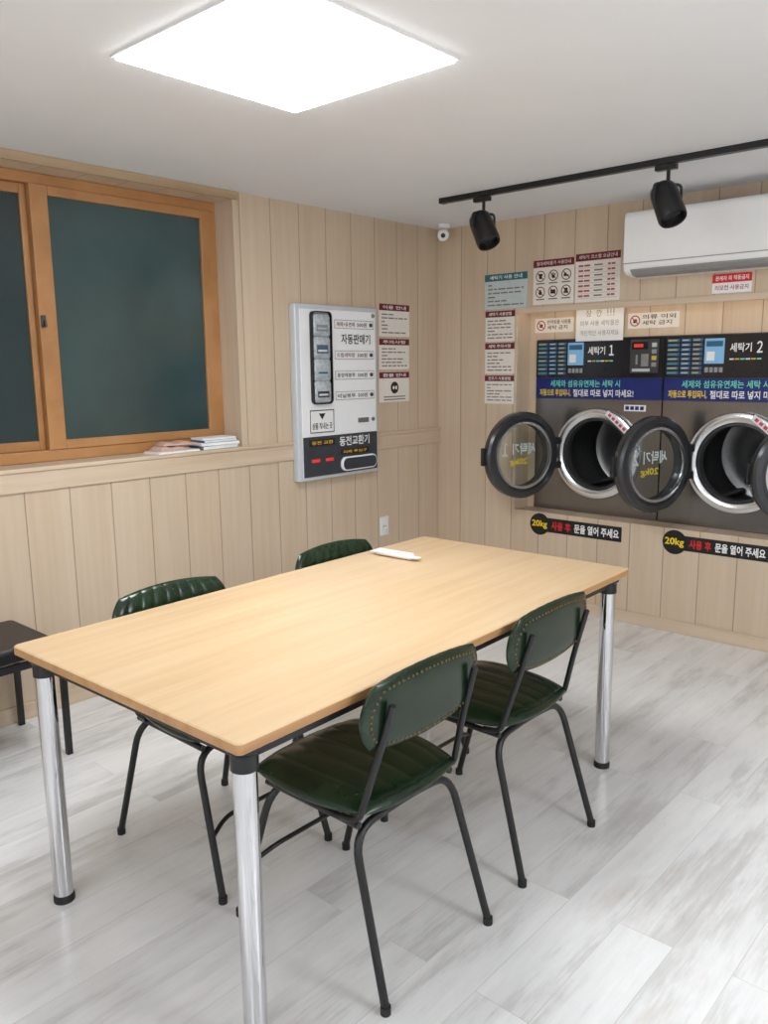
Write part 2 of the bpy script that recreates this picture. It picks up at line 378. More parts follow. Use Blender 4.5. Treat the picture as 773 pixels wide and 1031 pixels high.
def back_map(x,y,h):
    z=.688+y*.985; c=.10*x*x/.2
    return Vector((x,-.232-(z-.69)*.14+c*.55+h,z+h*.15))
BK=.62; BW,BH=.214,.098
ch=thing('chair','green leather chair with brass studded back, the nearest one to the camera','chair',(1.935,-2.83,0),PI/2,'green leather chairs around the table')
b=NB(); cushion(b,.208,.208,.036,.030,6,.46,lambda x,y,h:Vector((x*(1+.06*y/.208),y-.005,.443+h)),.0036,96,34,5); obj('seat',b,M['green'],ch,True)
b=NB(); cushion(b,BW,BH,.024,.014,9,BK,back_map,.005,108,28,6); bk=obj('backrest',b,M['green'],ch,True)
path=[]
for i in range(400):
    q=i/100; e=q-int(q)
    u,v=[(-1+2*e,-1),(1,-1+2*e),(1-2*e,1),(-1,1-2*e)][int(q)]
    path.append((u*math.sqrt(1-BK*v*v/2)*BW*.90,v*math.sqrt(1-BK*u*u/2)*BH*.82))
L=[0]
for i in range(400): a=path[i]; c=path[(i+1)%400]; L.append(L[-1]+math.hypot(c[0]-a[0],c[1]-a[1]))
b=NB(); n=64; j=0
for i in range(n):
    while L[j+1]<L[-1]*i/n: j+=1
    x,y=path[j%400]
    p=back_map(x,y,-.0105); t_=NB(); bmesh.ops.create_uvsphere(t_,u_segments=8,v_segments=5,radius=.0033); merge(b,t_,Matrix.Translation(p))
obj('stud_trim',b,M['copper'],bk,True)
for s in (-1,1):
    b=NB(); tube(b,fillet([(s*.178,-.12,.418),(s*.178,-.175,.425),(s*.160,-.215,.57),(s*.152,-.259,.72)],.05),.0085); obj('back_post',b,M['black'],ch,True)
for nm,y0,y1 in (('rear_leg_frame',-.165,-.272),('front_leg_frame',.135,.248)):
    b=NB(); d_=.005*(1 if y0>0 else -1); tube(b,fillet([(-.202,y1,.012),(-.180,y0-d_,.395),(0,y0,.410),(.180,y0-d_,.395),(.202,y1,.012)],.07,7),.0102)
    f=obj(nm,b,M['black'],ch,True)
    for s in (-1,1): b=NB(); lathe(b,[(0,0),(.0125,0),(.0125,.02),(0,.02)],12,Matrix.Translation((s*.202,y1,0))); obj('foot_cap',b,M['rubber'],f,True)
for s in (-1,1): b=NB(); tube(b,[(s*.172,.15,.410),(s*.172,-.17,.410)],.009); obj('side_rail',b,M['black'],ch,True)
b=NB(); tube(b,fillet([(-.192,.200,.17),(-.13,.18,.20),(.13,.18,.20),(.192,.200,.17)],.05),.0065); obj('stretcher',b,M['black'],ch,True)
G='green leather chairs around the table'
dup(ch,(1.918,-2.232,0),PI/2,'green leather chair with studded back beside the table leg nearest the washers',G)
dup(ch,(1.362,-2.83,0),-PI/2,'green ribbed leather chair across the table, nearest the black bench',G)
dup(ch,(1.345,-2.085,0),-PI/2,'green ribbed leather chair behind the table, closest to the white wrapped towel',G)
# ---------------------------------------------------------------- bench
t=thing('bench','black bench cut off at the left edge below the window','bench',(.245,-3.335,0))
b=NB(); slab(b,.19,.465,.03,[(.01,.405),(0,.412),(0,.445),(.012,.46)]); obj('seat',b,M['bench'],t,True)
b=NB()
for s in (-1,1): box(b,s*.195-.01,s*.195+.01,-.462,.462,.38,.405); box(b,-.195,.195,s*.462-.01,s*.462+.01,.38,.405)
obj('frame',b,M['black'],t)
for sx in (-1,1):
    for sy in (-1,1): b=NB(); box(b,sx*.200-.011,sx*.200+.011,sy*.465-.011,sy*.465+.011,0,.405,.002); obj('leg',b,M['black'],t)
# ---------------------------------------------------------------- washers
def holed(b,x0,x1,z0,z1,cx,cz,r,y):
    angs=[2*PI*i/72 for i in range(72)]
    for X in (x0,x1):
        for Z in (z0,z1): angs.append(math.atan2(Z-cz,X-cx)%(2*PI))
    angs=sorted(set(angs)); inn=[];out=[]
    for a in angs:
        c,s=math.cos(a),math.sin(a)
        k=min([((x1 if c>0 else x0)-cx)/c if abs(c)>1e-9 else 1e9, ((z1 if s>0 else z0)-cz)/s if abs(s)>1e-9 else 1e9])
        inn.append(b.verts.new((cx+r*c,y,cz+r*s))); out.append(b.verts.new((cx+k*c,y,cz+k*s)))
    n=len(angs)
    for i in range(n): j=(i+1)%n; b.faces.new((inn[i],out[i],out[j],inn[j]))
WS=1.033
def washer(x,num,label,opening=111):
    w=thing('washing_machine',label,'washing machine',(x,RD,.573),0,'washing machines in the wood wall'); w.scale=(WS,WS,WS)
    W=.765; cx,cz=.405,.345
    b=NB(); box(b,0,.006,.012,.6,0,.985); box(b,W-.006,W,.012,.6,0,.985); box(b,.006,W-.006,.012,.6,0,.006); box(b,.006,W-.006,.012,.6,.979,.985); box(b,.006,W-.006,.59,.6,.006,.979); obj('body',b,M['steel'],w)
    b=NB(); holed(b,0,W,0,.648,cx,cz,.212,.0); quad(b,0,W,.648,.985,.004); f=obj('front_panel',b,M['steel'],w)
    b=NB(); T=Matrix.Translation((cx,0,cz))@RX
    lathe(b,[(.258,0),(.258,.018),(.252,.030),(.238,.036),(.222,.036),(.206,.026),(.200,-.02)],64,T); obj('porthole_ring',b,M['ring'],w,True)
    b=NB(); lathe(b,[(.2005,.018),(.192,.020),(.186,.008),(.188,-.03),(.196,-.05)],64,T); obj('gasket',b,M['gasket'],w,True)
    pr=[(.196,-.055),(.246,-.075)]
    for q in range(10): pr+=[(.246,-.09-q*.036),(.239,-.102-q*.036),(.246,-.114-q*.036)]
    pr+=[(.246,-.46),(.20,-.48),(.17,-.474),(.12,-.48),(.05,-.47),(0,-.45)]
    b=NB(); lathe(b,pr,64,T); dr=obj('drum',b,M['drum'],w,True)
    for k in range(3): b=NB(); box(b,-.014,.014,.10,.45,.215,.248,.010,2,Matrix.Translation((cx,0,cz))@Matrix.Rotation(math.radians(90+120*k),4,'Y')); obj('drum_lifter',b,M['gasket'],dr)
    b=NB(); box(b,.004,W-.004,-.014,.003,.770,.983,.003); cp=obj('control_panel',b,M['panelblk'],w)
    b=NB(); box(b,.004,W-.004,-.010,.003,.652,.768,.001); ban=obj('banner',b,M['blue'],w)
    b=NB()
    for r in range(8):
        z=.960-r*.0235
        quad(b,.016,.080,z-.008,z+.008,-.0146)
        quad(b,.088,.138,z-.008,z+.008,-.0146); quad(b,.146,.198,z-.008,z+.008,-.0146)
    obj('course_table',b,M['screen'],cp)
    for r in range(8):
        z=.960-r*.0235; b=NB(); quad(b,.020,.068,z-.003,z+.003,-.0152); obj('course_line',b,M['rowgreen'] if r%2 else M['rowyellow'],cp)
        b=NB(); quad(b,.094,.128,z-.0025,z+.0025,-.0152); obj('course_line',b,M['tealpale'],cp)
        b=NB(); quad(b,.152,.184,z-.0025,z+.0025,-.0152); obj('course_line',b,M['rowyellow'],cp)
    b=NB(); box(b,.210,.308,-.017,-.0135,.840,.965,.002); obj('display',b,M['lcd'],cp)
    b=NB(); quad(b,.218,.300,.925,.952,-.0175); obj('display_readout',b,M['screen'],cp)
    b=NB(); quad(b,.222,.262,.855,.90,-.0175); obj('display_picture',b,M['wprint'],cp)
    for q in range(4): b=NB(); box(b,.214+q*.024,.232+q*.024,-.016,-.0135,.797,.822,.001); obj('push_button',b,M['vendm'],cp)
    b=NB(); box(b,.585,.745,-.02,-.0135,.795,.972,.004); obj('coin_unit',b,M['gasket'],cp)
    b=NB(); box(b,.597,.685,-.0225,-.0195,.920,.958,.001); obj('coin_display',b,M['panelblk'],cp)
    b=NB(); quad(b,.608,.66,.930,.948,-.0228); obj('coin_readout',b,M['led'],cp)
    b=NB(); box(b,.62,.630,-.0225,-.0195,.84,.89); obj('coin_slot',b,M['vendm'],cp)
    b=NB(); box(b,.650,.690,-.0225,-.0195,.83,.895,.002); obj('coin_return',b,M['metal'],cp)
    for q in range(4): b=NB(); box(b,.708,.734,-.0235,-.0195,.828+q*.034,.850+q*.034,.001); obj('coin_button',b,[M['vendm'],M['rowyellow'],M['vendm'],M['tealpale']][q],cp)
    b=NB(); quad(b,.60,.70,.803,.818,-.0206); obj('coin_label',b,M['tealpale'],cp)
    dg={'1':'１','2':'２'}.get(num)
    if num:
        l=Let().add('세탁기',.335,.438,.896,.940,-.0152,.02).add(dg,.462,.489,.890,.947,-.0152,.02); l.build('lettering',M['wprint'],cp)
        for q in range(6): Let().bar(.335+q*.026,.356+q*.026,.858,.865,-.0152).build('print_line',[M['wprint'],M['rowyellow'],M['lime']][q%3],cp)
        l=Let().add('세제와 섬유유연제는 세탁 시',.10,.53,.718,.757,-.0112,.01); l.build('lettering',M['lime'],ban)
        l=Let().add('자동으로 투입되니,',.03,.232,.664,.706,-.0112,.02); l.build('lettering',M['yellow'],ban)
        l=Let().add('절대로 따로 넣지 마세요!',.247,.61,.664,.706,-.0112,.02); l.build('lettering',M['wprint'],ban)
    b=NB(); quad(b,.555,.68,.590,.624,-.0015); st=obj('sticker',b,M['wprint'],w)
    l=Let()
    for q in range(4): l.bar(.563+q*.028,.584+q*.028,.597,.617,-.0022)
    l.build('print_lines',M['blue'],st)
    wt=Let().poly([(.712,.045),(.752,.045),(.732,.082)],-.0015).build('warning_triangle',M['yellow'],w)
    Let().bar(.7305,.7335,.056,.070,-.0022).bar(.7305,.7335,.050,.053,-.0022).build('warning_mark',M['ink'],wt)
    b=NB(); t_=NB(); quad(t_,-.10,.10,-.016,.016,0); merge(b,t_,Matrix.Translation((cx+.145,-.042,cz+.172))@Matrix.Rotation(math.radians(40),4,'Y')); st=obj('ring_label',b,M['wprint'],w)
    l=Let()
    for q in range(6): l.bar(-.085+q*.028,-.066+q*.028,-.008,.009,0)
    bmesh.ops.transform(l.bm,matrix=Matrix.Translation((cx+.145,-.0428,cz+.172))@Matrix.Rotation(math.radians(40),4,'Y'),verts=l.bm.verts); l.build('print_lines',M['pink'],st)
    # door, hinged at the left, swung open
    R=.243; T=Matrix.Translation((R,0,0))@RX
    b=NB(); lathe(b,[(.176,.030),(.194,.036),(.232,.030),(R,.014),(R,-.022),(.232,-.034),(.205,-.036),(.198,-.026),(.186,-.026),(.176,-.010)],64,T,True)
    d=obj('door',b,M['doorrim'],w,True); d.location=(cx-R+.012,-.066,cz); d.rotation_euler=(0,0,math.radians(-opening))
    b=NB(); lathe(b,[(.188,-.0262),(.188,-.036),(.176,-.036),(.174,-.0262)],64,T); obj('door_seal',b,M['ring'],d,True)
    b=NB(); lathe(b,[(.175,-.02),(.168,-.045),(.145,-.075),(.09,-.092),(0,-.098)],48,T); obj('glass_bowl',b,M['glass'],d,True)
    b=NB(); lathe(b,[(.176,.018),(0,.018)],48,T); obj('outer_glass',b,M['glass'],d,True)
    b=NB(); box(b,.455,.497,-.032,-.012,-.05,.05,.006); obj('handle',b,M['black'],d)
    for z in (-.09,.05): b=NB(); box(b,-.025,.02,-.012,.02,z,z+.04,.003); obj('hinge',b,M['doorrim'],d)
    if num:
        l=Let().add('세탁기',R-.115,R+.045,.0,.065,-.0195,.02).add(dg,R+.075,R+.115,-.005,.07,-.0195,.02); l.build('lettering',M['wprint'],d)
        l=Let().add('20kg',R-.06,R+.06,-.066,-.02,-.0195,.02); l.build('lettering',M['yellow'],d)
    return w
washer(.637,'1','dark front loading washing machine marked 1 with its round door swung open')
washer(1.4355,'2','dark front loading washing machine marked 2 with its round door swung open')
washer(2.234,None,'washing machine at the right edge, only its open round door in view',137)
t=thing('light_strip','warm light strip tucked under the lintel of the washer recess','light strip',(1.83,.018,1.753),0)
b=NB(); box(b,-1.22,1.22,-.007,.007,0,.0115,.002); obj('strip',b,M['warm'],t)
# ---------------------------------------------------------------- signs
def sheet(name,label,cat,loc,rotz,w,h,mat,tk=.004,group=None,part='board'):
    t=thing(name,label,cat,loc,rotz,group)
    b=NB(); box(b,-w/2,w/2,-tk,.0004,0,h); return t,obj(part,b,mat,t)
def notice(name,label,loc,rotz,w,h,hmat,title,rows,imat,group,bmat=None,icon=False):
    t,bd=sheet(name,label,'notice',loc,rotz,w,h,bmat or M['cream'],.004,group)
    hh=h*.2; b=NB(); quad(b,-w/2,w/2,h-hh,h,-.0046); hd=obj('header',b,hmat,t)
    Let().add(title,-w*.38,w*.38,h-hh*.78,h-hh*.22,-.0054,.015).build('lettering',M['wprint'],hd)
    if icon:
        cz=(h-hh)*.60; ic=Let().disc(0,cz,.036,-.0050).build('round_emblem',M['ink'],t)
        Let().disc(-.010,cz,.010,-.0056).bar(.006,.022,cz-.010,cz+.010,-.0056).build('emblem_mark',M['cream'],ic)
        l=Let()
        for r in range(2): l.bar(-w*.36,w*.36,.012+r*.016,.019+r*.016,-.0048)
    else:
        l=Let(); z=h-hh-.012; step=(z-.012)/rows
        for r in range(rows):
            zz=z-r*step-step*.5; x=-w*.42
            while x<w*.36:
                e=min(x+random.uniform(.02,.055),w*.42); l.bar(x,e,zz-step*.17,zz+step*.17,-.0048); x=e+.008
                if random.random()<.12: break
    l.build('print_lines',imat,t)
    return t
GW='notices left of the washers'; GL='notices beside the vending unit'
notice('notice','teal headed notice, topmost of the column left of the washers',(.5,-.0005,1.778),0,.30,.204,M['teal'],'세탁기 사용 안내',6,M['greyink'],GW,M['tealpale'])
notice('notice','maroon headed notice just under the teal headed one',(.463,-.0005,1.587),0,.212,.180,M['maroon'],'세탁기 사용방법',6,M['greyink'],GW)
notice('notice','middle maroon headed notice in the column of three left of the washers',(.463,-.0005,1.394),0,.212,.184,M['maroon'],'세탁 주의사항',6,M['greyink'],GW)
notice('notice','maroon headed notice, bottom of the column left of the open washer door',(.463,-.0005,1.214),0,.212,.170,M['maroon'],'건조기 사용방법',6,M['greyink'],GW)
notice('notice','maroon headed notice beside the vending unit, topmost of three',(0.0005,-.445,1.622),PI/2,.275,.188,M['maroon'],'이용 안내',6,M['greyink'],GL)
notice('notice','maroon headed notice beside the vending unit, middle of three',(0.0005,-.448,1.428),PI/2,.275,.180,M['maroon'],'주의사항',6,M['greyink'],GL)
notice('notice','maroon headed notice with a round black emblem, lowest of three beside the vending unit',(0.0005,-.45,1.234),PI/2,.275,.178,M['maroon'],'환불 안내',4,M['greyink'],GL,None,True)
t,bd=sheet('notice_board','cream board with six round prohibition icons above the washers','notice board',(.82,-.0005,1.787),0,.262,.247,M['cream'])
b=NB(); quad(b,-.131,.131,.207,.247,-.0046); hd=obj('header',b,M['maroon'],t); Let().add('절대세탁불가 사용안내',-.11,.11,.217,.238,-.0054).build('lettering',M['wprint'],hd)
lr=Let(); lk=Let(); lt=Let()
for r in range(2):
    for c in range(3):
        x=-.083+c*.083; z=.158-r*.088
        lr.ring(x,z,.026,.031,-.0050); lr.slash(x,z,.027,.0022,-.0056)
        k=r*3+c; y=-.0048
        if k==0: lk.poly([(x-.016,z+.008),(x-.008,z+.014),(x+.008,z+.014),(x+.016,z+.008),(x+.012,z+.002),(x+.009,z+.004),(x+.009,z-.014),(x-.009,z-.014),(x-.009,z+.004),(x-.012,z+.002)],y)
        elif k==1: lk.disc(x,z-.005,.010,y,14); [lk.disc(x+a,z+.009+e,.0045,y,10) for a,e in ((-.011,-.002),(0,.003),(.011,-.002))]
        elif k==2: lk.poly([(x-.017,z-.010),(x+.017,z-.010),(x+.017,z-.004),(x+.004,z-.001),(x-.003,z+.010),(x-.013,z+.010)],y)
        elif k==3: lk.disc(x,z-.005,.011,y,14).poly([(x-.009,z),(x+.009,z),(x,z+.018)],y)
        elif k==4: lk.bar(x-.016,x+.016,z-.012,z+.010,y)
        else: lk.bar(x-.014,x+.014,z-.014,z-.004,y).bar(x-.010,x+.010,z-.003,z+.014,y)
        lt.bar(x-.028,x+.028,z-.044,z-.037,-.0048)
lr.build('prohibition_rings',M['maroon'],t); lk.build('icon_shapes',M['ink'],t); lt.build('print_lines',M['greyink'],t)
t,bd=sheet('notice_board','cream price board with rows of red print above the washers','notice board',(1.0935,-.0005,1.785),0,.266,.26,M['cream'])
b=NB(); quad(b,-.133,.133,.22,.26,-.0046); hd=obj('header',b,M['maroon'],t); Let().add('세탁기 코스별 요금안내',-.115,.115,.23,.251,-.0054).build('lettering',M['wprint'],hd)
lg=Let()
for r in range(7):
    z=.195-r*.027
    for a,c in ((-.115,-.085),(-.080,-.045),(.060,.078),(.082,.104)): Let().bar(a,c,z-.005,z+.005,-.0048).build('red_print',M['redink'],t)
    lg.bar(-.02,.03,z-.004,z+.004,-.0048); lg.bar(-.12,.12,z-.0138,z-.0128,-.0047)
lg.build('print_lines',M['greyink'],t)
def hlabel(x,w,z,h,lines,label):
    t,bd=sheet('label_strip',label,'label',(x,RD-.0005,z),0,w,h,M['cream'],.002)
    r=h*.36; cx=-w/2+h*.5
    Let().ring(cx,h/2,r*.78,r,-.0026).slash(cx,h/2,r*.85,r*.1,-.003).build('prohibition_ring',M['redink'],t)
    Let().bar(cx-r*.35,cx+r*.35,h*.36,h*.6,-.0024).build('icon_shape',M['ink'],t)
    l=Let(); n=len(lines)
    for i,s in enumerate(lines):
        hh=h*.76/n; z1=h*.88-i*hh; l.add(s,-w/2+h*1.0,w/2-.02-.02*i,z1-hh*.78,z1,-.0026,.01)
    l.build('lettering',M['ink'],t)
hlabel(.750,.258,1.634,.083,['반려동물 사용품','세탁 금지'],'cream label with round icon left of the white paper notice above the washers')
hlabel(1.359,.290,1.636,.083,['의류 이외','세탁 금지'],'cream label with round icon right of the white paper notice above the washers')
t,bd=sheet('paper_notice','white paper with grey lettering hung over the first washer panel','paper notice',(1.052,RD-.022,1.576),0,.292,.185,M['paper'],.0015,None,'sheet')
l=Let().add('잠',-.085,-.050,.136,.174,-.0022).add('깐',-.020,.015,.136,.174,-.0022)
for q in range(3): l.bar(.048+q*.018,.053+q*.018,.150,.174,-.0022).bar(.048+q*.018,.053+q*.018,.137,.143,-.0022)
l.add('외부 사용 세탁물은',-.12,.12,.084,.114,-.0022).add('개인적인 사용자제요',-.12,.12,.03,.060,-.0022); l.build('lettering',M['faintink'],t)
t,bd=sheet('warning_sign','small red and white sign under the air conditioner','sign',(1.815,-.0005,1.784),0,.19,.092,M['wprint'],.003)
b=NB(); quad(b,-.095,.095,.05,.092,-.0036); hd=obj('header',b,M['red'],t); Let().add('관계자 외 작동금지',-.08,.08,.06,.083,-.0042,.02).build('lettering',M['wprint'],hd)
Let().add('리모컨 사용금지',-.08,.08,.014,.038,-.0036,.02).build('lettering',M['redink'],t)
def strip20(x0,x1,zc,label,h):
    t=thing('sign_strip',label,'sign',(x0,-.0005,zc),0,'black reminder strips under the washers')
    L=x1-x0; b=NB(); box(b,.07,L,-.002,-.0003,-h/2,h/2); obj('strip',b,M['blacksign'],t)
    b=NB(); lathe(b,[(.066,.0005),(.066,.0035),(0,.0035)],40,Matrix.Translation((.066,0,0))@RX); c=obj('round_plate',b,M['blacksign'],t)
    Let().add('20kg',.014,.118,-.026,.024,-.0042,.02).build('lettering',M['yellow'],c)
    k=(L-.145); g=h*.31
    Let().add('사용 후',.145,.145+k*.29,-g,g,-.0028,.03).build('lettering',M['red'],t)
    Let().add('문을 열어 주세요',.145+k*.34,.145+k*.965,-g,g,-.0028,.03).build('lettering',M['wprint'],t)
strip20(.700,1.292,.500,'black strip with yellow 20kg disc below the first washer',.086)
strip20(1.530,2.075,.500,'black strip with yellow 20kg disc below the second washer',.080)
# ---------------------------------------------------------------- vending unit
VY=-1.288
v=thing('vending_unit','white and grey wall vending and coin changing unit','vending unit',(0.0005,VY,.836),PI/2)
VW,VH,VD=.635,.94,.05
b=NB(); box(b,0,VW,-VD,-.0003,0,VH,.008,3); obj('cabinet',b,M['vend'],v,True)
b=NB(); box(b,.030,VW-.02,-VD-.004,-VD+.002,.02,VH-.025,.003); fp=obj('front_panel',b,M['vendw'],v)
Y=-VD-.004
b=NB(); box(b,.030,VW-.02,Y-.006,Y+.002,.02,.238,.003); dk=obj('changer_panel',b,M['vendd'],v)
TR=Matrix.Translation((.172,Y,.658))@RX
b=NB(); slab(b,.070,.242,.022,[(0,-.002),(0,.004)],TR); wb=obj('product_window',b,M['winback'],v)
b=NB(); tmp=NB()
o_=rrect(.074,.246,.026); i_=rrect(.069,.241,.021); rings=[]
for pts,zz in ((o_,.0),(o_,.022),(i_,.022),(i_,.0)): rings.append([tmp.verts.new((x,y,zz)) for x,y in pts])
for a,c_ in zip(rings,rings[1:]):
    for i in range(len(a)): tmp.faces.new((a[i],a[(i+1)%len(a)],c_[(i+1)%len(a)],c_[i]))
merge(b,tmp,TR); obj('window_frame',b,M['blacksign'],wb)
b=NB(); tmp=NB(); K=12; rr=[]
for zz in (.419,.897): rr.append([tmp.verts.new((.172-.068+.136*i/K,Y-.021-.010*math.sin(PI*i/K),zz)) for i in range(K+1)])
for i in range(K): tmp.faces.new((rr[0][i],rr[0][i+1],rr[1][i+1],rr[1][i]))
merge(b,tmp); obj('clear_cover',b,M['cover'],wb,True)
packs=[('silver detergent pack on the bottom of the vending window stack','vendd'),('silver detergent pack with pale label, second from the bottom in the vending window','tealpale'),('silver detergent pack third from the bottom in the vending window','navy'),('silver detergent pack at the top of the vending window','vendm')]
for i,(lab,lm) in enumerate(packs):
    zz=.422+i*.117
    p=thing('detergent_pack',lab,'detergent pack',(0.0005-Y+.0125,VY+.172,.836+zz),PI/2,'detergent packs in the vending window')
    b=NB(); slab(b,.060,.008,.006,[(.006,0),(0,.010),(0,.102),(.008,.1150)]); obj('pouch',b,M['pack'],p,True)
    b=NB(); box(b,-.042,.042,-.0088,-.0080,.026,.060+.006*(i%3)); lb=obj('pouch_label',b,M[lm],p)
    b=NB(); quad(b,-.034,.034,.036,.046,-.0094); obj('pouch_print',b,[M['wprint'],M['screen'],M['wprint'],M['tealpale']][i],lb)
Let().add('자동판매기',.335,.570,.735,.790,Y-.001,.02).build('lettering',M['ink'],fp)
Let().add('동전교환기',.300,.545,.172,.226,Y-.0068,.02).build('lettering',M['wprint'],dk)
for i,(z,tx) in enumerate(((.842,'세제+유연제'),(.675,'드럼세탁망'),(.565,'종량제봉투'),(.452,'비닐봉투'))):
    b=NB(); box(b,.28,.598,Y-.003,Y+.001,z-.025,z+.025,.002); pl_=obj('selector_plate',b,M['wprint'],v)
    Let().frame(.282,.596,z-.023,z+.023,.002,Y-.0035).build('plate_outline',M['ink'],pl_)
    Let().add(tx,.297,.44,z-.012,z+.012,Y-.0036,.015).build('lettering',M['maroon'] if i<2 else M['ink'],pl_)
    Let().add('500원',.46,.54,z-.012,z+.012,Y-.0036,.015).build('lettering',M['ink'],pl_)
    b=NB(); lathe(b,[(.011,.0),(.011,.006),(0,.007)],16,Matrix.Translation((.572,Y-.003,z))@RX); obj('selector_button',b,M['vendd'],pl_,True)
b=NB(); box(b,.076,.268,Y-.004,Y+.001,.252,.386,.004); tr=obj('outlet_plate',b,M['wprint'],v)
l=Let().frame(.081,.263,.257,.381,.005,Y-.0047).poly([(.147,.362),(.197,.362),(.172,.328)],Y-.0047); l.build('outlet_marks',M['ink'],tr)
Let().add('상품 꺼내는 곳',.096,.248,.276,.312,Y-.0047,.02).build('lettering',M['ink'],tr)
b=NB(); box(b,.07,.262,Y-.009,Y-.005,.186,.222,.002); cl=obj('changer_label',b,M['ink'],dk); Let().add('동전 교환',.085,.247,.194,.214,Y-.0097,.02).build('lettering',M['amber'],cl)
for x0,x1 in ((.085,.145),(.190,.250)): b=NB(); box(b,x0,x1,Y-.009,Y-.005,.098,.115); obj('red_display',b,M['led'],dk)
b=NB(); box(b,.310,.54,Y-.009,Y-.005,.124,.152,.001); ds=obj('note_slot',b,M['blacksign'],dk); Let().add('지폐 투입구',.325,.52,.129,.147,Y-.0096,.02).build('lettering',M['amber'],ds)
TT=Matrix.Translation((.452,Y-.005,.070))@RX
b=NB(); slab(b,.145,.040,.036,[(0,0),(0,.012),(.004,.016)],TT); ct=obj('coin_tray',b,M['vendw'],dk,True)
b=NB(); slab(b,.136,.032,.029,[(0,.0155),(0,.0175)],TT); obj('tray_mouth',b,M['vendd'],ct)
for x,z in ((.585,.31),(.594,.895)): b=NB(); lathe(b,[(.012,0),(.012,.006),(0,.006)],20,Matrix.Translation((x,Y,z))@RX); obj('lock',b,M['metal'],v,True)
b=NB(); box(b,.46,.55,Y-.002,Y+.001,.295,.322); obj('coin_return',b,M['metal'],v)
# ---------------------------------------------------------------- outlet
t=thing('wall_outlet','small white wall outlet on the panelling below the notices','wall outlet',(0.0005,-.560,.422),PI/2)
b=NB(); box(b,-.038,.038,-.010,-.0003,0,.118,.004); obj('plate',b,M['white'],t,True)
b=NB(); lathe(b,[(.024,.0092),(.024,.0115),(.021,.0115),(.019,.0104),(0,.0104)],24,Matrix.Translation((0,0,.059))@RX); s=obj('socket',b,M['white'],t,True)
for q in (-.009,.009): b=NB(); lathe(b,[(.004,.0108),(0,.0108)],10,Matrix.Translation((q,0,.059))@RX); obj('pin_hole',b,M['ink'],s)
# ---------------------------------------------------------------- air conditioner
t=thing('air_conditioner','white wall mounted air conditioner cut off at the right edge','air conditioner',(1.815,-.0005,1.885))
def prof_x(b,prof,x0,x1):
    t_=NB(); a=[t_.verts.new((x0,y,z)) for y,z in prof]; c=[t_.verts.new((x1,y,z)) for y,z in prof]; n=len(prof)
    for i in range(n): t_.faces.new((a[i],a[(i+1)%n],c[(i+1)%n],c[i]))
    t_.faces.new(a); t_.faces.new(c); merge(b,t_)
pr=[(-.0003,.0),(-.12,.0),(-.175,.010),(-.195,.028),(-.203,.06),(-.206,.15),(-.206,.27),(-.202,.296),(-.188,.309),(-.17,.312),(-.0003,.312)]
b=NB(); prof_x(b,pr,-.475,.475); obj('body',b,M['ac'],t,True)
b=NB(); prof_x(b,[(-.1215,-.0016),(-.172,.0075),(-.197,.028),(-.199,.030),(-.195,.022),(-.174,.004),(-.122,-.005)],-.44,.40); obj('louver',b,M['acgrey'],t)
b=NB(); prof_x(b,[(-.2025,.058),(-.2055,.058),(-.2058,.062),(-.2028,.062)],-.4755,.4755); obj('panel_seam',b,M['acgrey'],t)
# ---------------------------------------------------------------- track and spotlights
t=thing('track_rail','black lighting track along the ceiling in front of the washers','track rail',(2.0,-.76,H-.026))
b=NB(); box(b,-1.38,1.6,-.017,.017,0,.0255,.002); obj('rail',b,M['black'],t)
b=NB(); box(b,-1.40,-1.378,-.019,.019,-.001,.0255,.002); obj('end_cap',b,M['black'],t)
def spot(x,label,aim):
    t=thing('spotlight',label,'spotlight',(x,-.76,H-.027),0,'spotlights on the ceiling track')
    b=NB(); box(b,-.055,.035,-.016,.016,-.022,0,.003); obj('adapter',b,M['black'],t)
    b=NB(); lathe(b,[(0,-.075),(.008,-.075),(.008,-.02),(0,-.02)],14); obj('stem',b,M['black'],t,True)
    A=Vector(aim).normalized(); piv=Vector((0,0,-.15))
    side=Vector((0,0,1)).cross(A).normalized()
    b=NB(); tube(b,fillet([piv+side*.066,piv+side*.066+Vector((0,0,.072)),piv-side*.066+Vector((0,0,.072)),piv-side*.066],.02),.006)
    obj('bracket',b,M['black'],t,True)
    q=A.to_track_quat('Z','Y').to_matrix().to_4x4(); T=Matrix.Translation(piv)@q
    b=NB(); lathe(b,[(0,-.085),(.038,-.083),(.052,-.068),(.057,-.045),(.059,.08),(.055,.09),(.050,.087),(.047,.055),(0,.055)],32,T); hd=obj('head',b,M['black'],t,True)
    b=NB(); lathe(b,[(.046,.057),(.02,.062),(0,.064)],24,T); obj('lens',b,M['lens'],hd,True)
spot(.865,'black spotlight near the end of the ceiling track by the corner camera',(.45,-.15,-.75))
spot(1.795,'black spotlight on the ceiling track in front of the air conditioner',(.40,-.25,-.75))
# ---------------------------------------------------------------- corner camera
t=thing('security_camera','small white security camera at the ceiling corner','security camera',(.13,-.13,H))
b=NB(); lathe(b,[(0,-.0005),(.04,-.0005),(.04,-.018),(.026,-.026),(0,-.026)],24); obj('base',b,M['white'],t,True)
A=Vector((.5,-.75,-.35)).normalized(); T=Matrix.Translation((0,0,-.055))@A.to_track_quat('Z','Y').to_matrix().to_4x4()
b=NB(); lathe(b,[(0,-.032),(.02,-.028),(.032,-.01),(.035,.01),(.033,.032),(0,.032)],24,T); hh=obj('head',b,M['white'],t,True)
b=NB(); lathe(b,[(.014,.0325),(.012,.036),(0,.037)],20,T); obj('lens',b,M['panelblk'],hh,True)
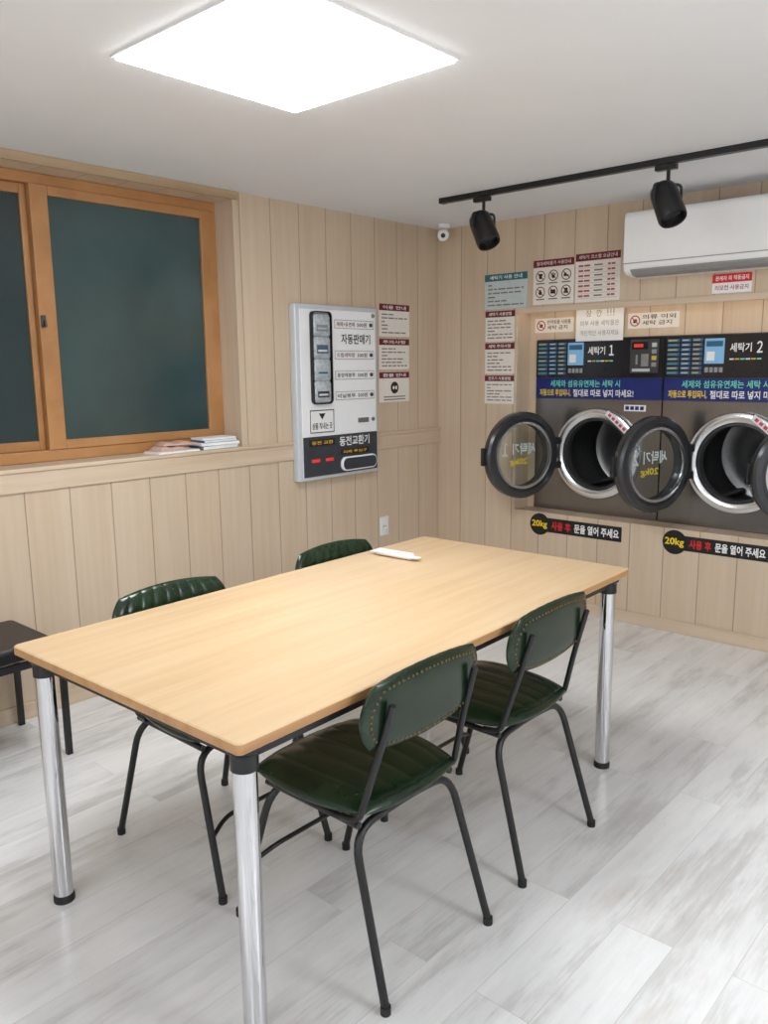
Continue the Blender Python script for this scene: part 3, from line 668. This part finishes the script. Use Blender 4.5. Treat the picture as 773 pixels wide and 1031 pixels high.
# ---------------------------------------------------------------- things on the sill
def booklet(x,y,z,w,d,h,rot,cov,label):
    t=thing('booklet',label,'booklet',(x,y,z),rot,'booklets stacked on the window sill')
    b=NB(); box(b,-w/2+.002,w/2-.002,-d/2+.002,d/2,.0012,h-.0012); obj('pages',b,M['paper'],t)
    b=NB(); box(b,-w/2,w/2,-d/2,d/2,0,.0011); box(b,-w/2,w/2,-d/2,d/2,h-.0011,h); box(b,-w/2,w/2,-d/2,-d/2+.0015,.0011,h-.0011); obj('cover',b,cov,t)
zs=1.0555
booklet(-.050,-1.765,zs,.115,.22,.018,.04,M['navy'],'slate blue booklet at the bottom of the sill stack')
booklet(-.048,-1.76,zs+.0185,.115,.22,.014,-.06,M['paper'],'white booklet lying on the slate blue one in the sill stack')
booklet(-.051,-1.762,zs+.033,.11,.20,.012,.03,M['navy'],'thinner slate blue booklet near the top of the sill stack')
booklet(-.049,-1.765,zs+.0455,.11,.195,.010,-.03,M['wprint'],'white booklet on top of the sill stack')
booklet(-.045,-2.01,zs,.115,.24,.010,.08,M['paper'],'flat white leaflet under the rose coloured paper pouches on the sill')
def pouch(x,y,z,rot,hi,label):
    t=thing('paper_pouch',label,'paper pouch',(x,y,z),rot,'rose coloured paper pouches on the sill')
    b=NB(); cushion(b,.048,.095,hi,.0,3,.2,lambda x,y,h:Vector((x,y,h+.0003+.004*math.sin(y*70)*(1 if h>0 else 0))),.004,24,20); obj('pouch',b,M['rose'],t,True)
    b=NB(); box(b,-.042,.042,.091,.105,.0,.003); obj('flap',b,M['rose'],t)
pouch(-.048,-2.02,zs+.0105,.15,.020,'rose coloured paper pouch lying on the flat white leaflet')
pouch(-.045,-1.985,zs+.034,-.12,.014,'rose coloured paper pouch, the upper one on the sill')
# ---------------------------------------------------------------- lights
def fill_light(kind,name,loc,size,power,col=(.92,.96,1)):
    l=bpy.data.lights.new(name,kind); l.energy=power; l.color=col
    if kind=='AREA': l.size=size; l.shape='SQUARE'
    else: l.shadow_soft_size=size
    o=bpy.data.objects.new(name,l); COL.objects.link(o); o.location=loc; return o
fill_light('AREA','fill_near',(3.3,-5.6,H-.02),.7,24)  # unseen fill at ceiling height, added to brighten the near side
fill_light('POINT','fill_right',(4.4,-2.6,1.55),.3,54)  # added fill without a fixture, brightens ceiling and walls from the right
fill_light('POINT','fill_behind',(2.0,-5.9,1.6),.3,28)  # added fill without a fixture, behind the camera, lifts ceiling and walls
w=bpy.data.worlds.new('world'); S.world=w; w.use_nodes=True; w.node_tree.nodes['Background'].inputs[0].default_value=(.8,.85,.9,1); w.node_tree.nodes['Background'].inputs[1].default_value=.02
# ---------------------------------------------------------------- camera
yaw,pit,rol=.7304,.1755,-.0116
F=Vector((-math.sin(yaw)*math.cos(pit),math.cos(yaw)*math.cos(pit),-math.sin(pit))); R_=Vector((math.cos(yaw),math.sin(yaw),0)); U=R_.cross(F)
c,s=math.cos(rol),math.sin(rol); R2=c*R_+s*U; U2=-s*R_+c*U
cd=bpy.data.cameras.new('camera'); co=bpy.data.objects.new('camera',cd); COL.objects.link(co)
cd.sensor_fit='VERTICAL'; cd.sensor_height=36; cd.lens=823.6/1031*36; cd.clip_start=.02
mw=Matrix((( R2.x,U2.x,-F.x,3.2998),(R2.y,U2.y,-F.y,-4.2381),(R2.z,U2.z,-F.z,1.4436),(0,0,0,1))); co.matrix_world=mw
S.camera=co
try: S.view_settings.view_transform='Standard'; S.view_settings.look='None'
except Exception as e: print(e)
